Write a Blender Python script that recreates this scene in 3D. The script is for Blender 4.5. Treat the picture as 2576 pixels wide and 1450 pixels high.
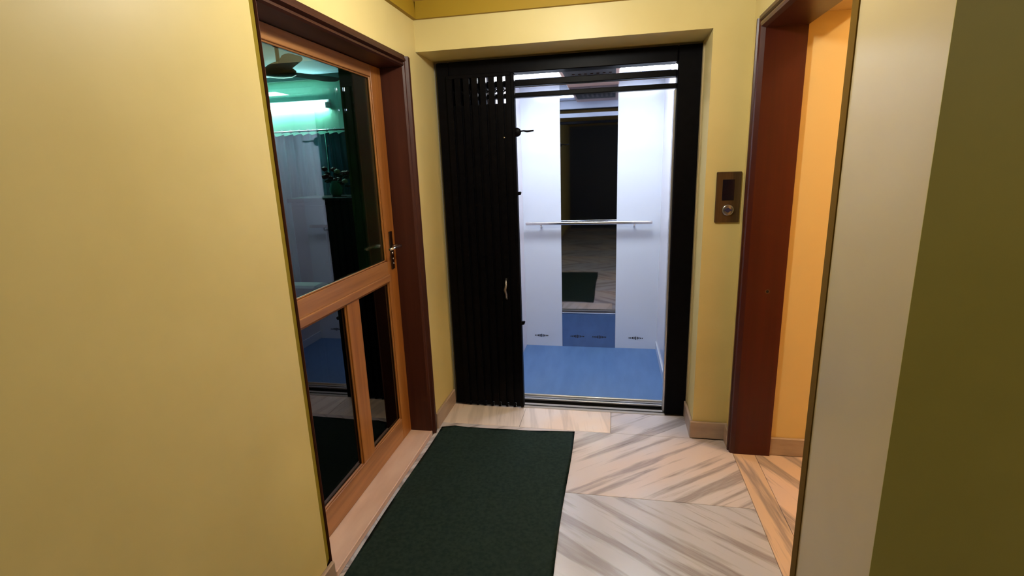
import bpy, bmesh, math, random
from mathutils import Vector, Matrix
random.seed(7)
for o in list(bpy.data.objects): bpy.data.objects.remove(o, do_unlink=True)
S = bpy.context.scene; C = S.collection

# ------------------------------------------------------------------ camera
F_PX, PITCH, YAW, ROLL, CH = 1287.2, math.radians(-13.454), math.radians(-11.441), math.radians(-1.994), 1.555
fw = Vector((math.sin(YAW)*math.cos(PITCH), math.cos(YAW)*math.cos(PITCH), math.sin(PITCH)))
rt = Vector((math.cos(YAW), -math.sin(YAW), 0)); up = rt.cross(fw)
r2 = rt*math.cos(ROLL) + up*math.sin(ROLL); u2 = -rt*math.sin(ROLL) + up*math.cos(ROLL)
cd = bpy.data.cameras.new('camera'); cam = bpy.data.objects.new('camera', cd); C.objects.link(cam)
cd.sensor_fit = 'HORIZONTAL'; cd.sensor_width = 36; cd.lens = 36*F_PX/2576; cd.clip_start = .02
m = Matrix((r2, u2, -fw)).transposed().to_4x4(); m.translation = (0, 0, CH); cam.matrix_world = m
S.camera = cam

# ------------------------------------------------------------------ world, exposure, lamp powers
w = bpy.data.worlds.new('world'); S.world = w; w.use_nodes = True
w.node_tree.nodes['Background'].inputs[0].default_value = (.9, .85, .7, 1)
w.node_tree.nodes['Background'].inputs[1].default_value = .0
S.view_settings.view_transform = 'Standard'; S.view_settings.look = 'None'
S.view_settings.gamma = 1; S.view_settings.use_curve_mapping = False
S.view_settings.exposure = 0.0
LAMP_NEAR, FILL_HALL, LED, TUBE, WARM = 300.0, 150.0, 34.0, 105.0, 300.0

# ------------------------------------------------------------------ materials
def mat(name, col, rough=.5, metal=0., spec=.5, emit=None, estr=0.):
    M = bpy.data.materials.new(name); M.use_nodes = True
    b = M.node_tree.nodes['Principled BSDF']
    b.inputs['Base Color'].default_value = (*col, 1); b.inputs['Roughness'].default_value = rough
    b.inputs['Metallic'].default_value = metal; b.inputs['Specular IOR Level'].default_value = spec
    if emit: b.inputs['Emission Color'].default_value = (*emit, 1); b.inputs['Emission Strength'].default_value = estr
    return M
def nd(M, t, **kw):
    n = M.node_tree.nodes.new(t)
    for k, v in kw.items():
        if k in n.inputs.keys(): n.inputs[k].default_value = v
        else: setattr(n, k, v)
    return n
def lk(M, a, b): M.node_tree.links.new(a, b)
def coords(M, scale, rot=(0, 0, 0), src='Position'):
    g = nd(M, 'ShaderNodeNewGeometry'); a = nd(M, 'ShaderNodeMapping'); a.inputs['Rotation'].default_value = rot
    lk(M, g.outputs['Position'], a.inputs['Vector'])
    b = nd(M, 'ShaderNodeMapping'); b.inputs['Scale'].default_value = scale
    lk(M, a.outputs[0], b.inputs['Vector']); return b.outputs[0]
def ramp(M, fac, stops):
    r = nd(M, 'ShaderNodeValToRGB'); e = r.color_ramp.elements
    while len(e) < len(stops): e.new(.5)
    for el, (p, c) in zip(e, stops): el.position = p; el.color = (*c, 1)
    lk(M, fac, r.inputs[0]); return r.outputs[0]
def bump(M, fac, strength, dist=.002):
    b = nd(M, 'ShaderNodeBump'); b.inputs['Strength'].default_value = strength; b.inputs['Distance'].default_value = dist
    lk(M, fac, b.inputs['Height']); lk(M, b.outputs[0], M.node_tree.nodes['Principled BSDF'].inputs['Normal'])
def noise(M, vec, scale=1., detail=4., rough=.5):
    n = nd(M, 'ShaderNodeTexNoise'); n.inputs['Scale'].default_value = scale; n.inputs['Detail'].default_value = detail
    n.inputs['Roughness'].default_value = rough; lk(M, vec, n.inputs['Vector']); return n.outputs['Fac']
def noisy(name, c1, c2, scale, rough=.5, bumpk=0., spec=.5, metal=0., p=(.35, .65), detail=4.):
    M = mat(name, c1, rough, metal, spec); v = coords(M, (scale if isinstance(scale, tuple) else (scale,)*3))
    f = noise(M, v, 1., detail)
    lk(M, ramp(M, f, ((p[0], c1), (p[1], c2))), M.node_tree.nodes['Principled BSDF'].inputs['Base Color'])
    if bumpk: bump(M, f, bumpk)
    return M
def wood(name, dark, light, axis, rough=.35, spec=.5, sc=1.):
    s = [42*sc]*3; s[axis] = 1.6*sc
    M = mat(name, dark, rough, 0, spec); v = coords(M, tuple(s)); f = noise(M, v, 1., 6., .6)
    v2 = coords(M, tuple(x*.22 for x in s)); f2 = noise(M, v2, 1., 3.)
    mx = nd(M, 'ShaderNodeMath', operation='ADD'); lk(M, f, mx.inputs[0]); lk(M, f2, mx.inputs[1])
    mm = nd(M, 'ShaderNodeMath', operation='MULTIPLY'); lk(M, mx.outputs[0], mm.inputs[0]); mm.inputs[1].default_value = .5
    lk(M, ramp(M, mm.outputs[0], ((.36, dark), (.62, light))), M.node_tree.nodes['Principled BSDF'].inputs['Base Color'])
    bump(M, f, .12, .001); return M
def marble(name, ang, base=(.585, .56, .61), tint=(.64, .54, .52), off=0., vk=1.):
    M = mat(name, base, .22, 0, .5)
    v = coords(M, (1.1, 13., 1.), (0, 0, -ang)); n1 = noise(M, v, 1., 5., .55)
    v2 = coords(M, (2.3, 34., 1.), (0, 0, -ang + .06)); n2 = noise(M, v2, 1., 4., .6)
    v3 = coords(M, (1.6, 2.6, 1.), (0, 0, -ang + off)); n3 = noise(M, v3, 1., 2.)
    cb = ramp(M, n3, ((.42, base), (.66, tint)))
    a = ramp(M, n1, ((.40, (0, 0, 0)), (.50, (.0,)*3), (.60, (.72,)*3), (.70, (.35,)*3)))
    b = ramp(M, n2, ((.60, (0, 0, 0)), (.70, (.85,)*3)))
    ad = nd(M, 'ShaderNodeMix', data_type='RGBA', blend_type='ADD'); ad.inputs[0].default_value = .5
    lk(M, a, ad.inputs[6]); lk(M, b, ad.inputs[7])
    vs_ = nd(M, 'ShaderNodeMath', operation='MULTIPLY'); lk(M, ad.outputs[2], vs_.inputs[0]); vs_.inputs[1].default_value = vk
    mx = nd(M, 'ShaderNodeMix', data_type='RGBA'); lk(M, vs_.outputs[0], mx.inputs[0]); lk(M, cb, mx.inputs[6])
    mx.inputs[7].default_value = (.22, .19, .20, 1)
    lk(M, mx.outputs[2], M.node_tree.nodes['Principled BSDF'].inputs['Base Color']); return M
def glass(name, tint, ior=1.58, extra=0.):
    M = bpy.data.materials.new(name); M.use_nodes = True; t = M.node_tree; t.nodes.clear()
    o = nd(M, 'ShaderNodeOutputMaterial'); tr = nd(M, 'ShaderNodeBsdfTransparent'); gl = nd(M, 'ShaderNodeBsdfGlossy')
    tr.inputs[0].default_value = (*tint, 1); gl.inputs['Roughness'].default_value = .012; gl.inputs[0].default_value = (.95, .98, 1, 1)
    fr = nd(M, 'ShaderNodeFresnel'); ge = nd(M, 'ShaderNodeNewGeometry')       # thin pane: same reflectance on both faces
    io = nd(M, 'ShaderNodeMix', data_type='FLOAT'); io.inputs[2].default_value = ior; io.inputs[3].default_value = 1/ior
    lk(M, ge.outputs['Backfacing'], io.inputs[0]); lk(M, io.outputs[0], fr.inputs[0])
    mx = nd(M, 'ShaderNodeMixShader'); lk(M, fr.outputs[0], mx.inputs[0]); lk(M, tr.outputs[0], mx.inputs[1]); lk(M, gl.outputs[0], mx.inputs[2])
    lk(M, mx.outputs[0], o.inputs[0]); return M
def emitter(name, col, s):
    return mat(name, (.9, .9, .9), .5, emit=col, estr=s)

M_wall = noisy('yellow_wall_paint', (.66, .54, .225), (.71, .59, .26), 2.3, .42, .04, .35)
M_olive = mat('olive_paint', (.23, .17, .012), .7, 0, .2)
M_ceil = noisy('ceiling_paint', (.60, .44, .13), (.66, .49, .16), 2.0, .6)
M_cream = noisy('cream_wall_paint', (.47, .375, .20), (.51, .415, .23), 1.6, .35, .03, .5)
M_orange = mat('warm_wall_paint', (.76, .56, .24), .5)
M_base = noisy('skirting_stone', (.36, .26, .20), (.46, .35, .28), (5, 5, 20), .35)
M_mu = marble('marble_rising_veins', math.radians(39))
M_ml = marble('marble_falling_veins', math.radians(-34), (.485, .505, .60), (.53, .515, .57), .4)
M_ms = marble('marble_strip', math.radians(100), (.78, .69, .66), (.84, .62, .47), 1.2, .35)
M_mt = marble('marble_threshold', math.radians(97), (.64, .47, .35), (.70, .50, .37), .3)
M_mp = marble('marble_passage', math.radians(-63), (.66, .50, .44), (.72, .53, .42), .7)
M_sill = noisy('pink_sill_stone', (.62, .42, .34), (.76, .56, .47), (9, 2.2, 9), .32, 0, .5, detail=5)
M_joint = mat('joint_filler', (.40, .33, .30), .8)
M_teak_v = wood('teak_vertical', (.26, .088, .018), (.44, .18, .040), 2)
M_teak_h = wood('teak_horizontal', (.20, .072, .022), (.40, .18, .062), 1)
M_mah_v = wood('mahogany_vertical', (.045, .0115, .007), (.072, .020, .011), 2, .45, .3)
M_mah_h = wood('mahogany_horizontal', (.030, .0085, .005), (.055, .015, .008), 1, .42, .35)
M_red_v = wood('red_brown_vertical', (.046, .0062, .004), (.072, .0098, .005), 2, .36, .35, .6)
M_red_h = wood('red_brown_horizontal', (.05, .014, .009), (.075, .021, .012), 1, .33)
M_edge = mat('brown_edge_paint', (.13, .072, .010), .8, 0, .1)
M_black = noisy('black_enamel', (.0016, .0013, .002), (.003, .0026, .0036), 30, .42, .05, .07)
M_gap = mat('black_gap', (.004, .004, .004), .9)
M_glass = glass('tinted_glass', (.56, .66, .64))
M_glassd = glass('dark_tinted_glass', (.16, .17, .18))
M_chrome = mat('brushed_chrome', (.75, .74, .73), .2, 1.)
M_bronze = mat('dark_bronze', (.06, .03, .018), .35, .8)
M_lam = mat('white_laminate', (.62, .69, .82), .16, 0, .5)
M_lamr = mat('white_side_laminate', (.68, .66, .74), .10, 0, .6)
M_mirror = mat('dark_mirror_steel', (.34, .39, .50), .03, 1.)
M_blue = noisy('blue_vinyl', (.068, .155, .36), (.085, .185, .41), (14, 3, 1), .45)
M_alu = noisy('aluminium', (.55, .55, .56), (.68, .68, .70), (3, 40, 1), .32, 0, .5, .9)
M_copper = mat('copper_ceiling', (.62, .40, .32), .4, .3)
M_grille = mat('grille_black', (.02, .018, .02), .5)
M_led = emitter('led_panel', (.93, .97, 1.0), LED)
M_slot = mat('vent_slot_black', (.012, .012, .02), .7)
M_mat = noisy('green_mat', (.018, .040, .036), (.031, .057, .051), (60, 60, 60), .85, .6, .25, detail=6)
M_panel = noisy('bronze_steel', (.10, .062, .03), (.14, .085, .042), (90, 90, 3), .36, 0, .5, .6)
M_disp = mat('black_display', (.004, .004, .010), .08)
M_btn = mat('button_steel', (.42, .42, .46), .22, .9)
M_btnb = mat('button_blue', (.05, .05, .13), .25, .3)
M_green = noisy('mint_wall_paint', (.22, .60, .44), (.25, .64, .48), 2, .6)
M_shadegreen = mat('shaded_olive_wall', (.19, .24, .08), .6)
M_rceil = mat('pale_blue_ceiling', (.50, .72, .86), .7)
M_rfloor = mat('dark_room_floor', (.05, .05, .055), .4)
M_fan = mat('fan_brown', (.035, .03, .02), .35)
M_curt = noisy('teal_curtain', (.07, .20, .26), (.14, .33, .40), (30, 30, 2), .8)
M_curt2 = noisy('blue_white_curtain', (.38, .50, .62), (.50, .62, .74), (30, 30, 2), .8)
M_white = mat('white_plastic', (.8, .8, .8), .4)
M_dkwood = mat('black_brown_wood', (.016, .011, .010), .35)
M_leather = noisy('dark_upholstery', (.008, .007, .009), (.013, .011, .013), 12, .55)
M_leaf = mat('dark_leaf', (.015, .035, .012), .5)
M_flower = mat('dark_red_flower', (.12, .018, .018), .6)
M_flower2 = mat('pale_flower', (.55, .50, .36), .6)
M_vase = mat('sea_green_ceramic', (.10, .38, .33), .25)
M_tube = emitter('tube_glow', (.80, 1.0, .95), TUBE)
M_lampB = emitter('warm_white_glow_near', (1.0, .985, .90), LAMP_NEAR)
M_fillH = emitter('warm_white_fill_hall', (1.0, .985, .86), FILL_HALL)
M_lampC = emitter('amber_glow', (1.0, .78, .45), WARM)
M_plaster = mat('grey_plaster', (.25, .22, .18), .9)
M_steelw = mat('worn_sill_metal', (.40, .37, .35), .45, .4)

# ------------------------------------------------------------------ mesh helpers
class MB:
    def __init__(s): s.bm = bmesh.new()
    def box(s, x0, x1, y0, y1, z0, z1, bev=0., seg=1):
        g = bmesh.ops.create_cube(s.bm, size=1.)
        for v in g['verts']:
            v.co = ((x0+x1)/2 + v.co.x*(x1-x0), (y0+y1)/2 + v.co.y*(y1-y0), (z0+z1)/2 + v.co.z*(z1-z0))
        if bev:
            es = list({e for v in g['verts'] for e in v.link_edges})
            bmesh.ops.bevel(s.bm, geom=es, offset=bev, segments=seg, affect='EDGES', profile=.5)
        return s
    def prism(s, pts, axis, a, b):
        # polygon pts in the two other axes (order x,y,z without axis), extruded from a to b
        def P(p, h):
            q = list(p); q.insert(axis, h); return q
        v0 = [s.bm.verts.new(P(p, a)) for p in pts]; v1 = [s.bm.verts.new(P(p, b)) for p in pts]
        n = len(pts); s.bm.faces.new(v0); s.bm.faces.new(v1[::-1])
        for i in range(n): s.bm.faces.new((v0[i], v1[i], v1[(i+1) % n], v0[(i+1) % n]))
        bmesh.ops.recalc_face_normals(s.bm, faces=s.bm.faces[:]); return s
    def tube(s, pts, r, n=12, caps=True):
        pts = [Vector(p) for p in pts]; rs = r if isinstance(r, (list, tuple)) else [r]*len(pts); rings = []
        for i, p in enumerate(pts):
            d = (pts[min(i+1, len(pts)-1)] - pts[max(i-1, 0)]).normalized()
            a = d.orthogonal().normalized() if i == 0 else (a0 - d*a0.dot(d)).normalized()
            a0 = a; b = d.cross(a)
            rings.append([s.bm.verts.new(p + (a*math.cos(t) + b*math.sin(t))*rs[i]) for t in [2*math.pi*k/n for k in range(n)]])
        for q, t in zip(rings, rings[1:]):
            for k in range(n): s.bm.faces.new((q[k], q[(k+1) % n], t[(k+1) % n], t[k]))
        if caps: s.bm.faces.new(rings[0][::-1]); s.bm.faces.new(rings[-1])
        return s
    def lathe(s, prof, c, axis=2, n=24):
        c = Vector(c); rings = []
        for r, h in prof:
            ring = []
            for k in range(n):
                t = 2*math.pi*k/n; p = [r*math.cos(t), r*math.sin(t)]; p.insert(axis, h); ring.append(s.bm.verts.new(c + Vector(p)))
            rings.append(ring)
        for q, t in zip(rings, rings[1:]):
            for k in range(n): s.bm.faces.new((q[k], q[(k+1) % n], t[(k+1) % n], t[k]))
        s.bm.faces.new(rings[0][::-1]); s.bm.faces.new(rings[-1])
        bmesh.ops.recalc_face_normals(s.bm, faces=s.bm.faces[:]); return s
    def blob(s, c, r, sub=1):
        g = bmesh.ops.create_icosphere(s.bm, subdivisions=sub, radius=1.)
        rr = r if isinstance(r, (list, tuple)) else (r, r, r)
        for v in g['verts']: v.co = Vector(c) + Vector((v.co.x*rr[0], v.co.y*rr[1], v.co.z*rr[2]))
        return s
    def sheet(s, f, nu, nv, thick=0.):
        g = [[s.bm.verts.new(f(i/nu, j/nv)) for j in range(nv+1)] for i in range(nu+1)]
        fs = [s.bm.faces.new((g[i][j], g[i+1][j], g[i+1][j+1], g[i][j+1])) for i in range(nu) for j in range(nv)]
        if thick: bmesh.ops.solidify(s.bm, geom=fs, thickness=thick)
        return s
    def build(s, name, M, parent=None, smooth=False):
        co = [v.co for v in s.bm.verts]
        lo = Vector([min(c[i] for c in co) for i in range(3)]); hi = Vector([max(c[i] for c in co) for i in range(3)])
        o0 = (lo+hi)/2
        for v in s.bm.verts: v.co -= o0
        me = bpy.data.meshes.new(name); s.bm.to_mesh(me); s.bm.free(); me.materials.append(M)
        if smooth:
            for p in me.polygons: p.use_smooth = True
        o = bpy.data.objects.new(name, me); C.objects.link(o)
        o['wpos'] = tuple(o0)
        par(o, parent, o0); del o['wpos']
        return o
WP = {}
def par(o, parent, wpos):
    WP[o] = Vector(wpos)
    if parent: o.parent = parent; o.location = WP[o] - WP[parent]
    else: o.location = wpos
def thing(name, loc, label, cat, group=None, kind=None):
    o = bpy.data.objects.new(name, None); C.objects.link(o); o.empty_display_size = .05
    par(o, None, loc); return tag(o, label, cat, group, kind)
def tag(o, label, cat, group=None, kind=None):
    o['label'] = label; o['category'] = cat
    if group: o['group'] = group
    if kind: o['kind'] = kind
    return o
def struct(name, mb, M, label, cat='wall'): return tag(mb.build(name, M), label, cat, kind='structure')
def instance(o, name, wpos, parent):
    c = o.copy(); c.name = name; C.objects.link(c); par(c, parent, wpos); return c
def box(*a, **k): return MB().box(*a, **k)

XL, XR, YB, YF = -1.05, .641, 2.808, 3.067      # left wall, right wall, beam face, lift frame face
ZB, ZC, ZS = 2.162, 2.405, 2.318                 # beam underside, ceiling, ceiling border underside
YD0, YD1, ZD = 1.508, 2.688, 2.112              # left door frame outer edges
GX = -1.175                                     # face of the left door leaf

# ------------------------------------------------------------------ structure
mb = MB(); t = .18
mb.box(XL-t, XL, -4.2, YD0-.038, 0, ZC).box(XL-t, XL, YD1, 3.30, 0, ZC).box(XL-t, XL, YD0-.038, YD1, ZD, ZC)
struct('wall_left', mb, M_wall, 'yellow painted wall holding the glazed teak door')
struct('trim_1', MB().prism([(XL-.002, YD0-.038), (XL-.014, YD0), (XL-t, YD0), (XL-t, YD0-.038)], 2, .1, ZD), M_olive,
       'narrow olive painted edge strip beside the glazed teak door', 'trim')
mb = MB()
mb.box(XL, XR, YB, 3.30, ZB, ZC)                # beam over the lift
mb.box(.458, XR+.25, YB, 3.30, 0, ZB)           # pillar right of the lift
struct('wall_back', mb, M_wall, 'yellow beam and pillar framing the lift entrance')
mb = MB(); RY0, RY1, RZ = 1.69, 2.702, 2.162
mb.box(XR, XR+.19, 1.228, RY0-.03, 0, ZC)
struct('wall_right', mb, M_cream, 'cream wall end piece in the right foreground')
struct('wall_right_header', box(XR, XR+.19, RY0-.03, YB, RZ, ZC).box(XR, XR+.19, RY1, YB, 0, RZ), M_wall,
       'yellow wall above and beyond the right doorway', 'wall')
struct('wall_return', box(XR, 3.0, 1.2265, 1.228, 0, ZC), noisy('shaded_wall_olive', (.35, .30, .065), (.39, .335, .08), 1.8, .55),  # olive darker than the other walls, shade of a face turned from the lamp
       'wall face at the right edge, its shade painted in as dark olive', 'wall')
struct('wall_hall_side', box(3.0, 3.1, -4.2, 1.21, 0, ZC), M_wall, 'yellow hall wall to the right of the viewer', 'wall')
struct('wall_hall_end', box(-1.3, 3.1, -4.3, -4.2, 0, ZC), mat('unlit_hall_dark', (.035, .038, .055), .5), 'far end wall of the hall, coloured dark to stand for unlit space', 'wall')  # colour darkened so the lift mirror shows an unlit hall
struct('ceiling', box(-1.3, 3.1, -4.3, 1.228, ZC, ZC+.1).box(-1.3, XR+.19, 1.228, 3.3, ZC, ZC+.1), M_ceil, 'dull yellow ceiling of the lobby', 'ceiling')
# mustard cornice bands under the ceiling
M_must = mat('mustard_cornice_paint', (.36, .225, .016), .55, 0, .3)
mb = MB().prism([(XL, ZS), (XL+.022, ZS), (XL+.014, ZC), (XL, ZC)], 1, 1.25, YB)
struct('trim_2', mb, M_must, 'mustard cornice band along the top of the left wall', 'trim')
mb = MB().prism([(YB, ZS), (YB-.022, ZS), (YB-.014, ZC), (YB, ZC)], 0, XL+.02, XR)
struct('trim_3', mb, M_must, 'mustard cornice band along the top of the lift beam', 'trim')

# floor: a bed with separate marble slabs
floor = struct('floor', box(-1.3, 3.1, -4.3, YF+.06, -.12, -.012), M_joint, 'polished pinkish white marble floor with grey veins', 'floor')
def slab(x0, x1, y0, y1, M, dz=0.):
    j = .0009
    MB().box(x0+j, x1-j, y0+j, y1-j, -.012, dz, bev=.0012).build('marble_tile', M, floor)
slab(XL, -.55, 2.79, 3.05, M_ms); slab(-.55, -.002, 2.79, 3.05, M_ms); slab(-.002, .456, 2.79, 3.05, M_mu)
ys = [2.79, 2.19, 1.58, .97, .36, -.25, -.86, -1.5, -2.2, -2.9, -3.6, -4.3]
for i in range(len(ys)-1):
    M = M_mu if i % 2 == 0 else M_ml
    slab(XL, -.22, ys[i+1], ys[i], M); slab(-.22, XR+.008, ys[i+1], ys[i], M)
    if ys[i] <= 1.58:
        x = XR+.008
        while x < 2.9: slab(x, min(x+.85, 3.0), ys[i+1], min(ys[i], 1.228), M_ml if i % 2 else M_mu); x += .85
slab(XR+.008, .76, RY0-.03, RY1+.0, M_mt)
slab(.76, 1.36, 1.2+.04, 2.68, M_mp); slab(1.36, 2.6, 1.2+.04, 2.68, M_mp)

# skirting
def skirt(name, pts, lab):
    mb = MB()
    for (x0, x1, y0, y1) in pts: mb.box(x0, x1, y0, y1, 0, .102, bev=.004)
    struct(name, mb, M_base, lab, 'skirting')
skirt('baseboard_left', [(XL, XL+.016, YD1+.012, YF-.006)], 'brown stone skirting between the teak door and the lift')
skirt('baseboard_near_left', [(XL, XL+.016, -4.2, YD0-.01)], 'pale stone skirting of the left foreground wall')
skirt('baseboard_back', [(.442, .654, YB-.016, YB), (.442, .458, YB, YF-.004)], 'grey brown stone skirting around the pillar with the call panel')
skirt('baseboard_right', [(XR-.016, XR, RY1+.012, YB-.016)], 'short stone skirting between pillar and right door frame')
skirt('baseboard_near_right', [(XR-.014, XR, 1.228, RY0-.03)], 'pale stone skirting of the cream foreground wall')
skirt('baseboard_passage', [(.83, 2.6, 2.664, 2.68)], 'orange lit stone skirting inside the right passage')

# rough plaster edge where the pillar meets the lift frame
mb = MB(); zs = [k*.1 for k in range(22)]
ed = [.006+.004*math.sin(k*1.7)+.003*random.random() for k in range(22)]
mb.prism([(YF-.030-.02*math.sin(k*.9)*.3-ed[k], .104+zs[k]*.97) for k in range(22)] + [(YF-.002, .104+zs[-1]*.97), (YF-.002, .104)], 0, .4515, .458)
struct('trim_5', mb, M_cream, 'rough pale plaster edge beside the right post of the lift', 'trim')

# passage behind the right doorway
mb = MB()
mb.box(.83, 2.6, 2.68, 2.80, 0, 2.9).box(2.6, 2.7, 1.24, 2.80, 0, 2.9).box(.83, 2.6, 1.228, 1.245, 0, 2.9)
struct('wall_passage', mb, M_orange, 'orange lit wall seen through the right doorway')
struct('ceiling_passage', box(.83, 1.05, 1.245, 2.68, 2.165, 2.9).box(1.05, 2.6, 1.245, 2.68, 2.9, 3.0), M_orange, 'orange lit soffit inside the right doorway', 'ceiling')
la = thing('passage_lamp', (2.0, 2.05, 2.9), 'round amber ceiling lamp inside the right passage', 'lamp')
MB().lathe([(.07, 0), (.07, -.02)], (2.0, 2.05, 2.9)).build('base', M_white, la, True)
MB().lathe([(.02, -.02), (.06, -.04), (.075, -.08), (.06, -.12), (.02, -.14)], (2.0, 2.05, 2.9)).build('globe', M_lampC, la, True)

# ------------------------------------------------------------------ left door
d1 = thing('door_1', (XL, 2.1, 0), 'teak door with dark glass panes on the left wall', 'door', kind='structure')
YI0, YI1, ZI = YD0+.009, 2.616, 2.06
def jamb(name, y0, y1, sgn):
    # stepped profile in x,y extruded up; sgn: +1 opening lies towards -y (far jamb)
    fx = XL+.016
    if sgn > 0: pts = [(GX-.06, y0), (XL-.006, y0), (XL+.004, y0+.006), (XL+.004, y0+.018), (XL-.002, y0+.024), (fx, y0+.034), (fx, y0+.046), (XL+.010, y0+.052), (XL+.010, y1), (XL-.0, y1), (XL, y1-.004), (GX-.06, y1-.004)]
    else: pts = [(GX-.06, y0), (XL-.012, y0), (XL-.006, y0+.003), (XL-.006, y1-.003), (XL-.012, y1), (GX-.06, y1)]
    return MB().prism(pts, 2, 0, ZD if sgn > 0 else ZD).build(name, M_mah_v, d1)
jamb('jamb', YI1, YD1, 1); jamb('jamb', YD0+.001, YI0, -1)
fx = XL+.016
pts = [(GX-.06, ZI), (XL-.006, ZI), (XL+.004, ZI+.006), (XL+.004, ZI+.014), (XL-.002, ZI+.018), (fx, ZI+.024), (fx, ZI+.034), (XL+.010, ZI+.038), (XL+.010, ZD), (GX-.06, ZD)]
MB().prism(pts, 1, YI0, YI1).build('header', M_mah_h, d1)
sl = MB().box(GX-.07, XL+.004, YI0, YI1+.02, .001, .032, bev=.003).build('sill', M_sill, d1); sl['label'] = 'pink stone threshold'
xb, xf = GX-.036, GX
ST0, ST1 = 1.650, 2.500
MB().box(xb, xf, YI0+.002, ST0, .034, ZI-.002, bev=.002).build('stile', M_teak_v, d1)
MB().box(xb, xf, ST1, YI1-.002, .034, ZI-.002, bev=.002).build('stile', M_teak_v, d1)
def rail(z0, z1): return MB().box(xb, xf, ST0, ST1, z0, z1, bev=.002).build('rail', M_teak_h, d1)
rail(2.003, ZI-.002)
rail(.034, .165)
rl = MB().box(xb, xf, ST0, ST1, .968, 1.082, bev=.002).build('rail', M_teak_h, d1)
MB().box(xf, xf+.010, ST0, ST1, .975, 1.012, bev=.003).build('ledge', M_teak_h, rl)
MB().box(xb, xf, 2.04, 2.155, .165, .968, bev=.002).build('mullion', M_teak_v, d1)
def pane(y0, y1, z0, z1, M):
    p = MB().box(GX-.021, GX-.016, y0, y1, z0, z1).build('glass_pane', M, d1)
    b = .007                                            # glazing beads
    for (a0, a1, c0, c1) in ((y0, y0+b, z0, z1), (y1-b, y1, z0, z1), (y0+b, y1-b, z0, z0+b), (y0+b, y1-b, z1-b, z1)):
        MB().prism([(GX-.016, 0), (GX-.003, 0), (GX-.012, 1), (GX-.016, 1)], 2, 0, 1) if 0 else None
        MB().box(GX-.016, GX-.006, a0, a1, c0, c1, bev=.003).build('glazing_bead', M_teak_v if a1-a0 < .02 else M_teak_h, p)
pane(ST0, ST1, 1.082, 2.003, M_glass); pane(ST0, 2.04, .165, .968, M_glassd); pane(2.155, ST1, .165, .968, M_glassd)
hp = MB().box(GX, GX+.006, 2.538, 2.576, 1.03, 1.235, bev=.003).build('handle_plate', M_bronze, d1)
MB().tube([(GX+.004, 2.557, 1.155), (GX+.048, 2.557, 1.155)], .009).build('spindle', M_chrome, hp, True)
lv = MB().tube([(GX+.050, 2.566, 1.155), (GX+.052, 2.54, 1.156), (GX+.052, 2.49, 1.158), (GX+.047, 2.44, 1.154)], [.010, .0095, .008, .007]).build('lever', M_chrome, hp, True); lv['label'] = 'chrome lever handle'
for z, r in ((1.118, .008), (1.088, .006), (1.062, .0045)):
    MB().lathe([(r, 0), (r, .004), (r*.6, .006)], (GX+.005, 2.557, z), 0, 12).build('lock_stud', M_chrome, hp, True)

# ------------------------------------------------------------------ right doorway frame
d2 = thing('door_2', (XR, 2.2, 0), 'red brown wooden door frame of the open right doorway', 'door', kind='structure')
jf = RY1-.048
pts = [(XR+.19, jf), (XR+.014, jf), (XR-.006, jf+.007), (XR-.010, jf+.016), (XR-.010, jf+.024), (XR-.004, jf+.028), (XR-.016, jf+.034), (XR-.016, RY1), (XR, RY1), (XR+.19, RY1)]
jb = MB().prism(pts, 2, 0, RZ-.001).build('jamb', M_red_v, d2)
MB().lathe([(.007, 0), (.007, .001)], (.753, jf-.0012, .905), 1, 14).build('screw_hole', M_gap, jb)
MB().lathe([(.011, 0), (.011, .0008)], (.753, jf-.0008, .905), 1, 14).build('screw_ring', M_panel, jb)
hz = RZ-.048
pts = [(XR+.19, hz), (XR+.014, hz), (XR-.006, hz+.007), (XR-.010, hz+.016), (XR-.010, hz+.024), (XR-.004, hz+.028), (XR-.016, hz+.034), (XR-.016, RZ), (XR+.19, RZ)]
MB().prism(pts, 1, RY0+.03, jf).build('header', M_red_h, d2)
MB().prism([(XR-.004, RY0-.030), (XR-.004, RY0+.012), (XR+.004, RY0+.022), (XR+.19, RY0+.022), (XR+.19, RY0-.030)], 2, 0, RZ).build('jamb', M_edge, d2)

# ------------------------------------------------------------------ lift landing frame
fr = thing('elevator_entrance', (-.28, YF, 0), 'black steel frame around the lift opening', 'frame')
MB().box(.330, .457, YF, YF+.10, 0, 2.15, bev=.006).build('post', M_black, fr)
MB().box(-1.03, -.955, YF, YF+.10, 0, 2.15, bev=.006).build('post', M_black, fr)
MB().box(-.955, .330, YF, YF+.10, 2.070, 2.15, bev=.004).build('header', M_black, fr)
tk = MB().box(-.955, .330, YF+.03, YF+.075, 2.000, 2.034, bev=.003).build('top_track', M_black, fr)
M_reflector = mat('reflector_grey', (.62, .63, .66), .5)  # for added pale plates that brighten the top of the cabin mirror
MB().box(-.9, .330, YF+.075, YF+.079, 1.998, 2.036).build('track_reflector', M_reflector, tk)
MB().box(-.7, .330, YF+.10, YF+.104, 2.076, 2.15).build('header_reflector', M_reflector, fr)
MB().box(-.955, .330, YF+.012, YF+.06, 1.936, 1.962, bev=.003).build('guide_rail', M_black, fr)
MB().box(.318, .330, YF+.02, YF+.08, 0, 1.93, bev=.002).build('door_channel', M_alu, fr)
st = MB().box(-.955, .330, YF-.018, YF+.048, -.008, .004, bev=.002).build('landing_sill', M_steelw, fr); st['label'] = 'worn metal landing sill'
MB().box(-.955, .330, YF+.008, YF+.016, .0042, .0065).build('sill_groove', M_gap, st)
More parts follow.
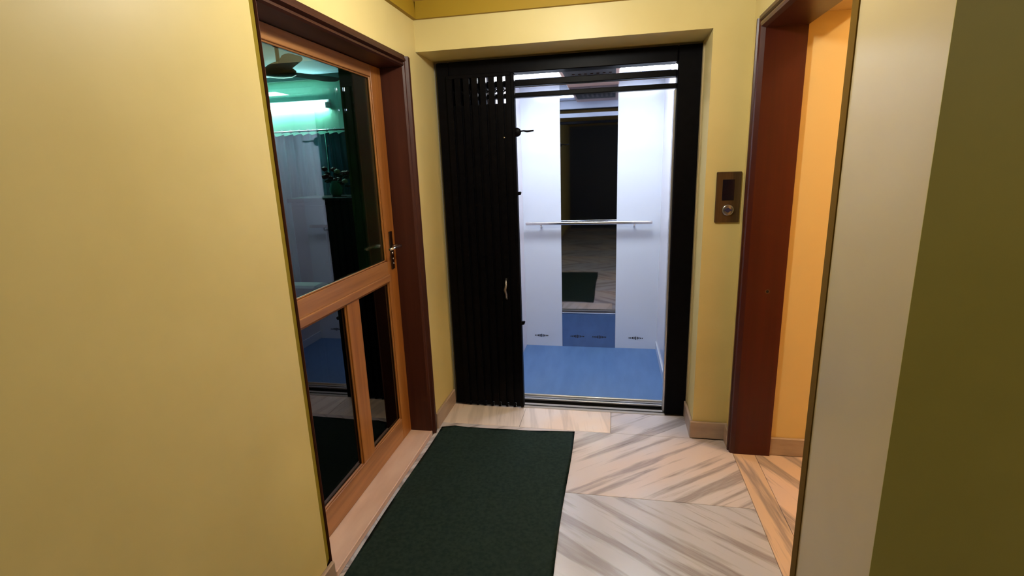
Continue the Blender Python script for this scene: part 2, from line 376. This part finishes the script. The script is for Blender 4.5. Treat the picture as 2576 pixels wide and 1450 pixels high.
struct('wall_shaft', box(XL, -1.03, YF+.03, 3.3, 0, ZB).box(-1.03, .457, YF+.03, YF+.1, 2.15, ZB).box(XL-.1, XL, 3.3, 4.6, -.3, 2.9).box(.55, .65, 3.3, 4.6, -.3, 2.9).box(XL-.1, .65, 4.6, 4.7, -.3, 2.9).box(XL-.1, .65, 3.3, 4.6, 2.8, 2.9),
       M_plaster, 'grey plaster of the lift shaft behind the black frame', 'wall')

# ------------------------------------------------------------------ folding gate
g = thing('collapsible_gate', (-.76, YF, 0), 'black collapsible lift gate folded to the left side', 'gate')
p0 = None
for i in range(8):
    x = -.945 + .05*i
    if p0 is None: p0 = MB().prism([(x-.017, YF-.030), (x-.017, YF-.004), (x-.013, YF-.004), (x-.013, YF-.026), (x+.013, YF-.026), (x+.013, YF-.004), (x+.017, YF-.004), (x+.017, YF-.030)], 2, .012, 2.072).build('picket', M_black, g)
    else: instance(p0, 'picket', WP[p0] + Vector((.05*i, 0, 0)), g)
pl = None
for i in range(7):
    x = -.92 + .05*i
    if pl is None: pl = MB().box(x-.0135, x+.0135, YF-.016, YF-.010, .03, 1.906, bev=.001).build('infill_plate', M_black, g)
    else: instance(pl, 'infill_plate', WP[pl] + Vector((.05*i, 0, 0)), g)
sb = None
for i in range(7):
    x = -.92 + .05*i
    for s in (-1, 1):
        MB().prism([(x-.026, 1.972 - s*.022), (x-.026, 1.982 - s*.022), (x+.026, 1.982 + s*.022), (x+.026, 1.972 + s*.022)], 1, YF-.008 + .003*s, YF-.005 + .003*s).build('scissor_bar', M_black, g)
MB().box(-.962, -.582, YF-.032, YF-.003, 2.052, 2.072, bev=.002).build('head_channel', M_black, g)
MB().box(-.582, -.562, YF-.036, YF+.010, .010, 2.066, bev=.003).build('lead_post', M_black, g)
for i in range(7):      # small guide feet along the bottom
    MB().box(-.932+.05*i, -.916+.05*i, YF-.034, YF-.014, .005, .03, bev=.003).build('roller_foot', M_black, g)
la = MB().lathe([(.022, -.004), (.026, 0), (.026, .008), (.018, .012)], (-.556, YF-.030, 1.742), 1, 20).build('latch', M_black, g, True)
MB().tube([(-.545, YF-.028, 1.745), (-.515, YF-.028, 1.748), (-.495, YF-.028, 1.744), (-.456, YF-.028, 1.747)], [.0045, .0045, .006, .005], 10).build('latch_hook', M_black, la, True)
for z in (1.393, .585):
    MB().prism([(-.563, z-.012), (-.545, z-.010), (-.540, z+.004), (-.546, z+.010), (-.563, z+.008)], 1, YF-.026, YF-.006).build('catch', M_black, g)
hd = MB().tube([(-.648, YF-.030, .872), (-.648, YF-.046, .862), (-.646, YF-.060, .835), (-.652, YF-.064, .808), (-.646, YF-.060, .780), (-.648, YF-.046, .752), (-.648, YF-.030, .744)], [.006, .006, .007, .0075, .007, .006, .006], 12).build('pull_handle', mat('worn_steel', (.30, .29, .29), .35, .9), g, True)
hd['label'] = 'worn grey steel pull handle'
MB().lathe([(.005, 0), (.004, -.003)], (-.629, YF-.030, 1.715), 1, 10).build('screw_head', M_chrome, g, True)

# ------------------------------------------------------------------ lift cabin
CX0, CX1, CY0, CY1, CZ = -.74, .368, 3.225, 4.24, 2.155
cb = thing('elevator_cabin', (-.19, 3.7, 0), 'bright lift cabin with white panels, dark mirror and blue floor', 'elevator')
MX0, MX1 = -.424, .025
fl = MB().box(CX0, CX1, CY0+.012, CY1, -.05, .002).build('floor_sheet', M_blue, cb)
sl = MB().box(CX0, CX1, 3.178, CY0+.012, -.006, .004, bev=.001).build('cabin_sill', M_alu, cb)
MB().box(CX0, CX1, 3.196, 3.201, .004, .0055).build('sill_groove', M_gap, sl)
MB().box(CX0, CX1, CY0, CY0+.016, .002, .014, bev=.002).build('edge_strip', M_alu, sl)
MB().box(-1.0, .46, YF+.056, 3.176, -.30, -.06).build('gap_shade', M_gap, cb)  # black filler standing in for the shade between the two sills
MB().box(CX0, CX1, 3.184, CY0+.012, -.30, -.006).build('apron', M_gap, cb)
MB().box(CX0, MX0-.001, CY1, CY1+.02, .0, CZ).build('back_panel', M_lam, cb)
MB().box(MX1+.001, CX1, CY1, CY1+.02, .0, CZ).build('back_panel', M_lam, cb)
mr = MB().box(MX0, MX1, CY1+.001, CY1+.02, .0, CZ).build('mirror_panel', M_mirror, cb); mr['label'] = 'dark mirror steel panel'
MB().box(CX1, CX1+.02, CY0-.05, CY1+.02, 0, CZ).build('side_panel', M_lamr, cb)
MB().box(CX0-.02, CX0, CY0-.05, CY1+.02, 0, CZ).build('side_panel', M_lamr, cb)
MB().box(CX1-.008, CX1, CY0+.02, CY1-.001, .002, .075, bev=.003).build('kick_strip', M_lam, cb)
MB().box(CX0-.02, CX1+.02, CY0-.05, CY1+.02, CZ, CZ+.03).build('ceiling_panel', M_lam, cb)
cc = MB().box(-.36, .03, CY0+.0, CY1, CZ-.025, CZ-.001, bev=.003).build('ceiling_tray', M_copper, cb); cc['label'] = 'copper coloured centre of the cabin ceiling'
vp = MB().box(-.335, .005, 3.47, 3.85, CZ-.029, CZ-.0252, bev=.001).build('vent_plate', M_grille, cc)
for k in range(7): MB().box(-.28+.04*k, -.262+.04*k, 3.62, 3.86, CZ-.034, CZ-.0292).build('fan_grille', M_bronze, cc)
for x0, x1 in ((-.70, -.345), (.035, .358)):
    MB().box(x0, x1, 3.52, 3.78, CZ-.012, CZ-.001, bev=.002).build('light_panel', M_led, cb)
# handrail
hr = MB().box(-.713, .303, CY1-.072, CY1-.038, 1.070, 1.096, bev=.009, seg=3).build('handrail', M_chrome, cb, True)
for x in (-.585, .165):
    MB().tube([(x, CY1, 1.045), (x, CY1-.045, 1.045), (x, CY1-.055, 1.055), (x, CY1-.055, 1.072)], .008, 10).build('rail_bracket', M_chrome, hr, True)
# ventilation slot groups low on the back wall
for xc in (-.607, -.295, -.108, .197):
    for k in range(-4, 5):
        hgt = .010 + .017*max(0, 1-abs(k)/3.2)
        MB().box(xc+.0135*k-.0042, xc+.0135*k+.0042, CY1-.0012, CY1+.003, .095-hgt/2, .095+hgt/2).build('vent_slot', M_slot, mr if -.42 < xc < .02 else cb)

# ------------------------------------------------------------------ call panel
cp = thing('call_panel', (.571, YB, 1.23), 'bronze steel lift call panel with black display and round button', 'call panel')
MB().box(.511, .630, YB-.012, YB, 1.233, 1.488, bev=.003).build('plate', M_panel, cp)
MB().box(.541, .598, YB-.0135, YB-.011, 1.345, 1.450, bev=.001).build('display', M_disp, cp)
bt = MB().lathe([(.027, 0), (.029, -.003), (.027, -.008), (.023, -.009)], (.572, YB-.012, 1.297), 1, 32).build('button', M_btn, cp, True)
MB().prism([(.572-.019, 1.297), (.572, 1.297-.013), (.572+.019, 1.297), (.572, 1.297+.013)], 1, YB-.0235, YB-.0205).build('button_symbol', M_btnb, bt)

# ------------------------------------------------------------------ door mat
def matf(u, v):
    x = -1.030 + u*.818 + .008*v*(1-u) + .004*math.sin(v*9); y = 1.10 + v*(1.622 + .044*u) + .005*math.sin(u*7)
    curl = .010*max(0, 1-math.hypot((u-.10)/.10, (1-v)/.05))
    return Vector((x, y, .0062 + curl + .0006*math.sin(u*21)*math.sin(v*17)))
mt = tag(MB().sheet(matf, 40, 60, .0055).build('door_mat', M_mat, None, True), 'dark green rectangular floor mat in front of the teak door', 'mat')

# ------------------------------------------------------------------ lobby lamps
def lamp(x, y, z, lab, M, r=.06):
    L = thing('ceiling_lamp', (x, y, z), lab, 'lamp', 'globe ceiling lamps')
    MB().lathe([(.05, 0), (.05, -.018), (.02, -.03)], (x, y, z)).build('base', M_white, L, True)
    MB().lathe([(.02, -.03), (r*.8, -.04), (r, -.075), (r*.8, -.11), (r*.3, -.13)], (x, y, z), 2, 20).build('globe', M, L, True)
lamp(-.22, 1.78, ZC, 'small globe ceiling lamp over the door mat', M_lampB)
lamp(1.5, -.5, ZC, 'added globe fill lamp in the hall behind the viewer', M_fillH)  # added fill lamp, lifts the olive wall face and near left wall

# ------------------------------------------------------------------ room behind the teak door
RX0, RXI, RY_, RYB, RCZ = -4.8, XL-t, -.8, 5.0, 2.5
struct('wall_room_back', box(RX0, RXI, RYB, RYB+.1, 0, RCZ), M_green, 'mint green room wall with tube light seen through the teak door glass')
struct('wall_room_left', box(RX0-.1, RX0, RY_, RYB, 0, RCZ).box(RX0-.1, RXI, RY_-.1, RY_, 0, RCZ), M_green, 'mint green side wall of the room behind the teak door')
struct('wall_room_partition', box(-1.612, RXI, 3.0, RYB, 0, RCZ), M_shadegreen, 'wall block with shade painted in as dark olive, seen through the right part of the door glass')  # dark colour carries the shade of a face the tube does not reach
struct('ceiling_room', box(RX0, RXI, RY_, RYB, RCZ, RCZ+.1), M_rceil, 'pale blue ceiling of the room behind the glass', 'ceiling')
struct('floor_room', box(RX0, RXI, RY_, RYB, -.1, 0), M_rfloor, 'dark floor of the room behind the glass', 'floor')
tl = thing('tube_light', (-3.4, RYB, 2.2), 'glowing fluorescent tube on the mint green wall', 'lamp')
MB().box(-4.02, -2.80, RYB-.03, RYB, 2.225, 2.265, bev=.004).build('batten', M_white, tl)
MB().tube([(-3.99, RYB-.045, 2.205), (-2.84, RYB-.045, 2.205)], .018, 14).build('tube', M_tube, tl, True)
for x in (-4.0, -2.825): MB().box(x-.012, x+.012, RYB-.065, RYB, 2.18, 2.235, bev=.003).build('tube_holder', M_white, tl)
# fan
fx0, fy0 = -2.40, 3.60
fn = thing('ceiling_fan', (fx0, fy0, 2.26), 'brown ceiling fan behind the upper door glass', 'fan')
MB().tube([(fx0, fy0, 2.33), (fx0, fy0, 2.5)], .014, 10).build('down_rod', M_fan, fn, True)
MB().lathe([(.03, 2.240), (.09, 2.245), (.115, 2.260), (.115, 2.285), (.07, 2.320), (.03, 2.34)], (fx0, fy0, 0)).build('motor', M_fan, fn, True)
MB().lathe([(.02, 2.44), (.05, 2.48), (.055, 2.498)], (fx0, fy0, 0)).build('canopy', M_fan, fn, True)
for a in (-46, 74, 194):
    ca, sa = math.cos(math.radians(a)), math.sin(math.radians(a))
    def bl(u, v):
        r = .10 + u*.48; wd = .045 + .022*u - .03*max(0, u-.85)/.15; s = (v-.5)*2*wd
        return Vector((fx0 + ca*r - sa*s, fy0 + sa*r + ca*s, 2.275 - s*.16 + .012*u))
    MB().sheet(bl, 10, 4, .006).build('blade', M_fan, fn)
struct('trim_4', box(RX0, -1.62, RYB-.05, RYB-.001, 2.455, 2.5), mat('dark_green_cornice', (.03, .10, .075), .6), 'dark green cornice above the tube light', 'trim')
# curtains
def curtain(x0, x1, M, lab, nf):
    T = thing('window_curtain', ((x0+x1)/2, 4.9, .3), lab, 'curtain', 'curtains on the mint wall')
    MB().sheet(lambda u, v: Vector((x0+(x1-x0)*u, 4.90+.022*math.sin(u*nf*2*math.pi)+.008*math.sin(u*nf*5), 0.35+v*(1.582+.010*math.sin(u*nf*2*math.pi)))), nf*10, 10, .003).build('cloth', M, T, True)
    n = nf
    for k in range(n):
        x = x0+(x1-x0)*(k+.25)/n
        MB().tube([(x+.016*math.cos(q*.785), 4.90, 1.965+.016*math.sin(q*.785)) for q in range(9)], .004, 6).build('curtain_ring', M_white, T, True)
curtain(-3.75, -2.86, M_curt2, 'pale blue curtain hanging below the tube light', 9)
curtain(-2.85, -2.40, M_curt, 'teal curtain hanging beside the dark partition', 5)
rd = tag(MB().tube([(-3.85, 4.90, 1.965), (-2.3, 4.90, 1.965)], .009, 10).build('curtain_rod', M_chrome, None, True), 'thin metal rod carrying the room curtains', 'curtain rod')
# cabinet with flowers, sofa
cbn = thing('side_cabinet', (-2.55, 4.35, 0), 'tall black brown cabinet under the flower vase', 'cabinet')
MB().box(-2.86, -2.20, 4.20, 4.62, .05, 1.30, bev=.006).build('body', M_dkwood, cbn)
MB().box(-2.88, -2.18, 4.17, 4.64, 1.30, 1.335, bev=.006).build('top', M_dkwood, cbn)
for x0, x1, xk in ((-2.85, -2.535, -2.56), (-2.525, -2.21, -2.50)):
    dr = MB().box(x0, x1, 4.185, 4.20, .08, 1.27, bev=.004).build('door', M_dkwood, cbn)
    MB().lathe([(.012, 0), (.014, -.012), (.008, -.02)], (xk, 4.185, .75), 1, 12).build('knob', M_bronze, dr, True)
MB().box(-2.84, -2.22, 4.22, 4.60, 0, .05).build('plinth', M_dkwood, cbn)
vs = thing('flower_vase', (-2.50, 4.38, 1.335), 'sea green vase of dark flowers on the cabinet', 'vase')
MB().lathe([(.035, 0), (.055, .03), (.06, .07), (.035, .12), (.04, .14)], (-2.50, 4.38, 1.335), 2, 20).build('vase_body', M_vase, vs, True)
for k in range(13):
    a = k*2.4; r = .05+.08*random.random(); z = 1.46+.14*random.random()
    px, py = -2.47+r*math.cos(a)*1.2, 4.38+r*math.sin(a)
    MB().tube([(-2.50, 4.38, 1.45), ((px-2.50)/2, (py+4.38)/2, (z+1.46)/2), (px, py, z)], .003, 5).build('stem', M_leaf, vs)
    MB().blob((px, py, z), (.030, .030, .024)).build('bloom', M_flower2 if k % 5 == 0 else M_flower, vs)
    MB().blob((px+.03, py-.01, z-.04), (.035, .012, .016)).build('leaf', M_leaf, vs)
sf = thing('sofa', (-2.6, 3.35, 0), 'invented dark upholstered sofa darkening the view low behind the door glass', 'sofa')  # sofa added to keep the lit room floor from showing through the glass
MB().box(-3.6, -1.80, 2.95, 3.75, .08, .42, bev=.03, seg=2).build('seat', M_leather, sf)
MB().box(-3.6, -1.80, 2.80, 2.98, .08, .86, bev=.04, seg=2).build('backrest', M_leather, sf)
for x in (-3.72, -1.86): MB().box(x, x+.16, 2.82, 3.75, .08, .62, bev=.03, seg=2).build('armrest', M_leather, sf)
for x in (-3.6, -1.80):
    for y in (2.88, 3.68): MB().box(x, x+.05, y, y+.05, 0, .08).build('leg', M_dkwood, sf)
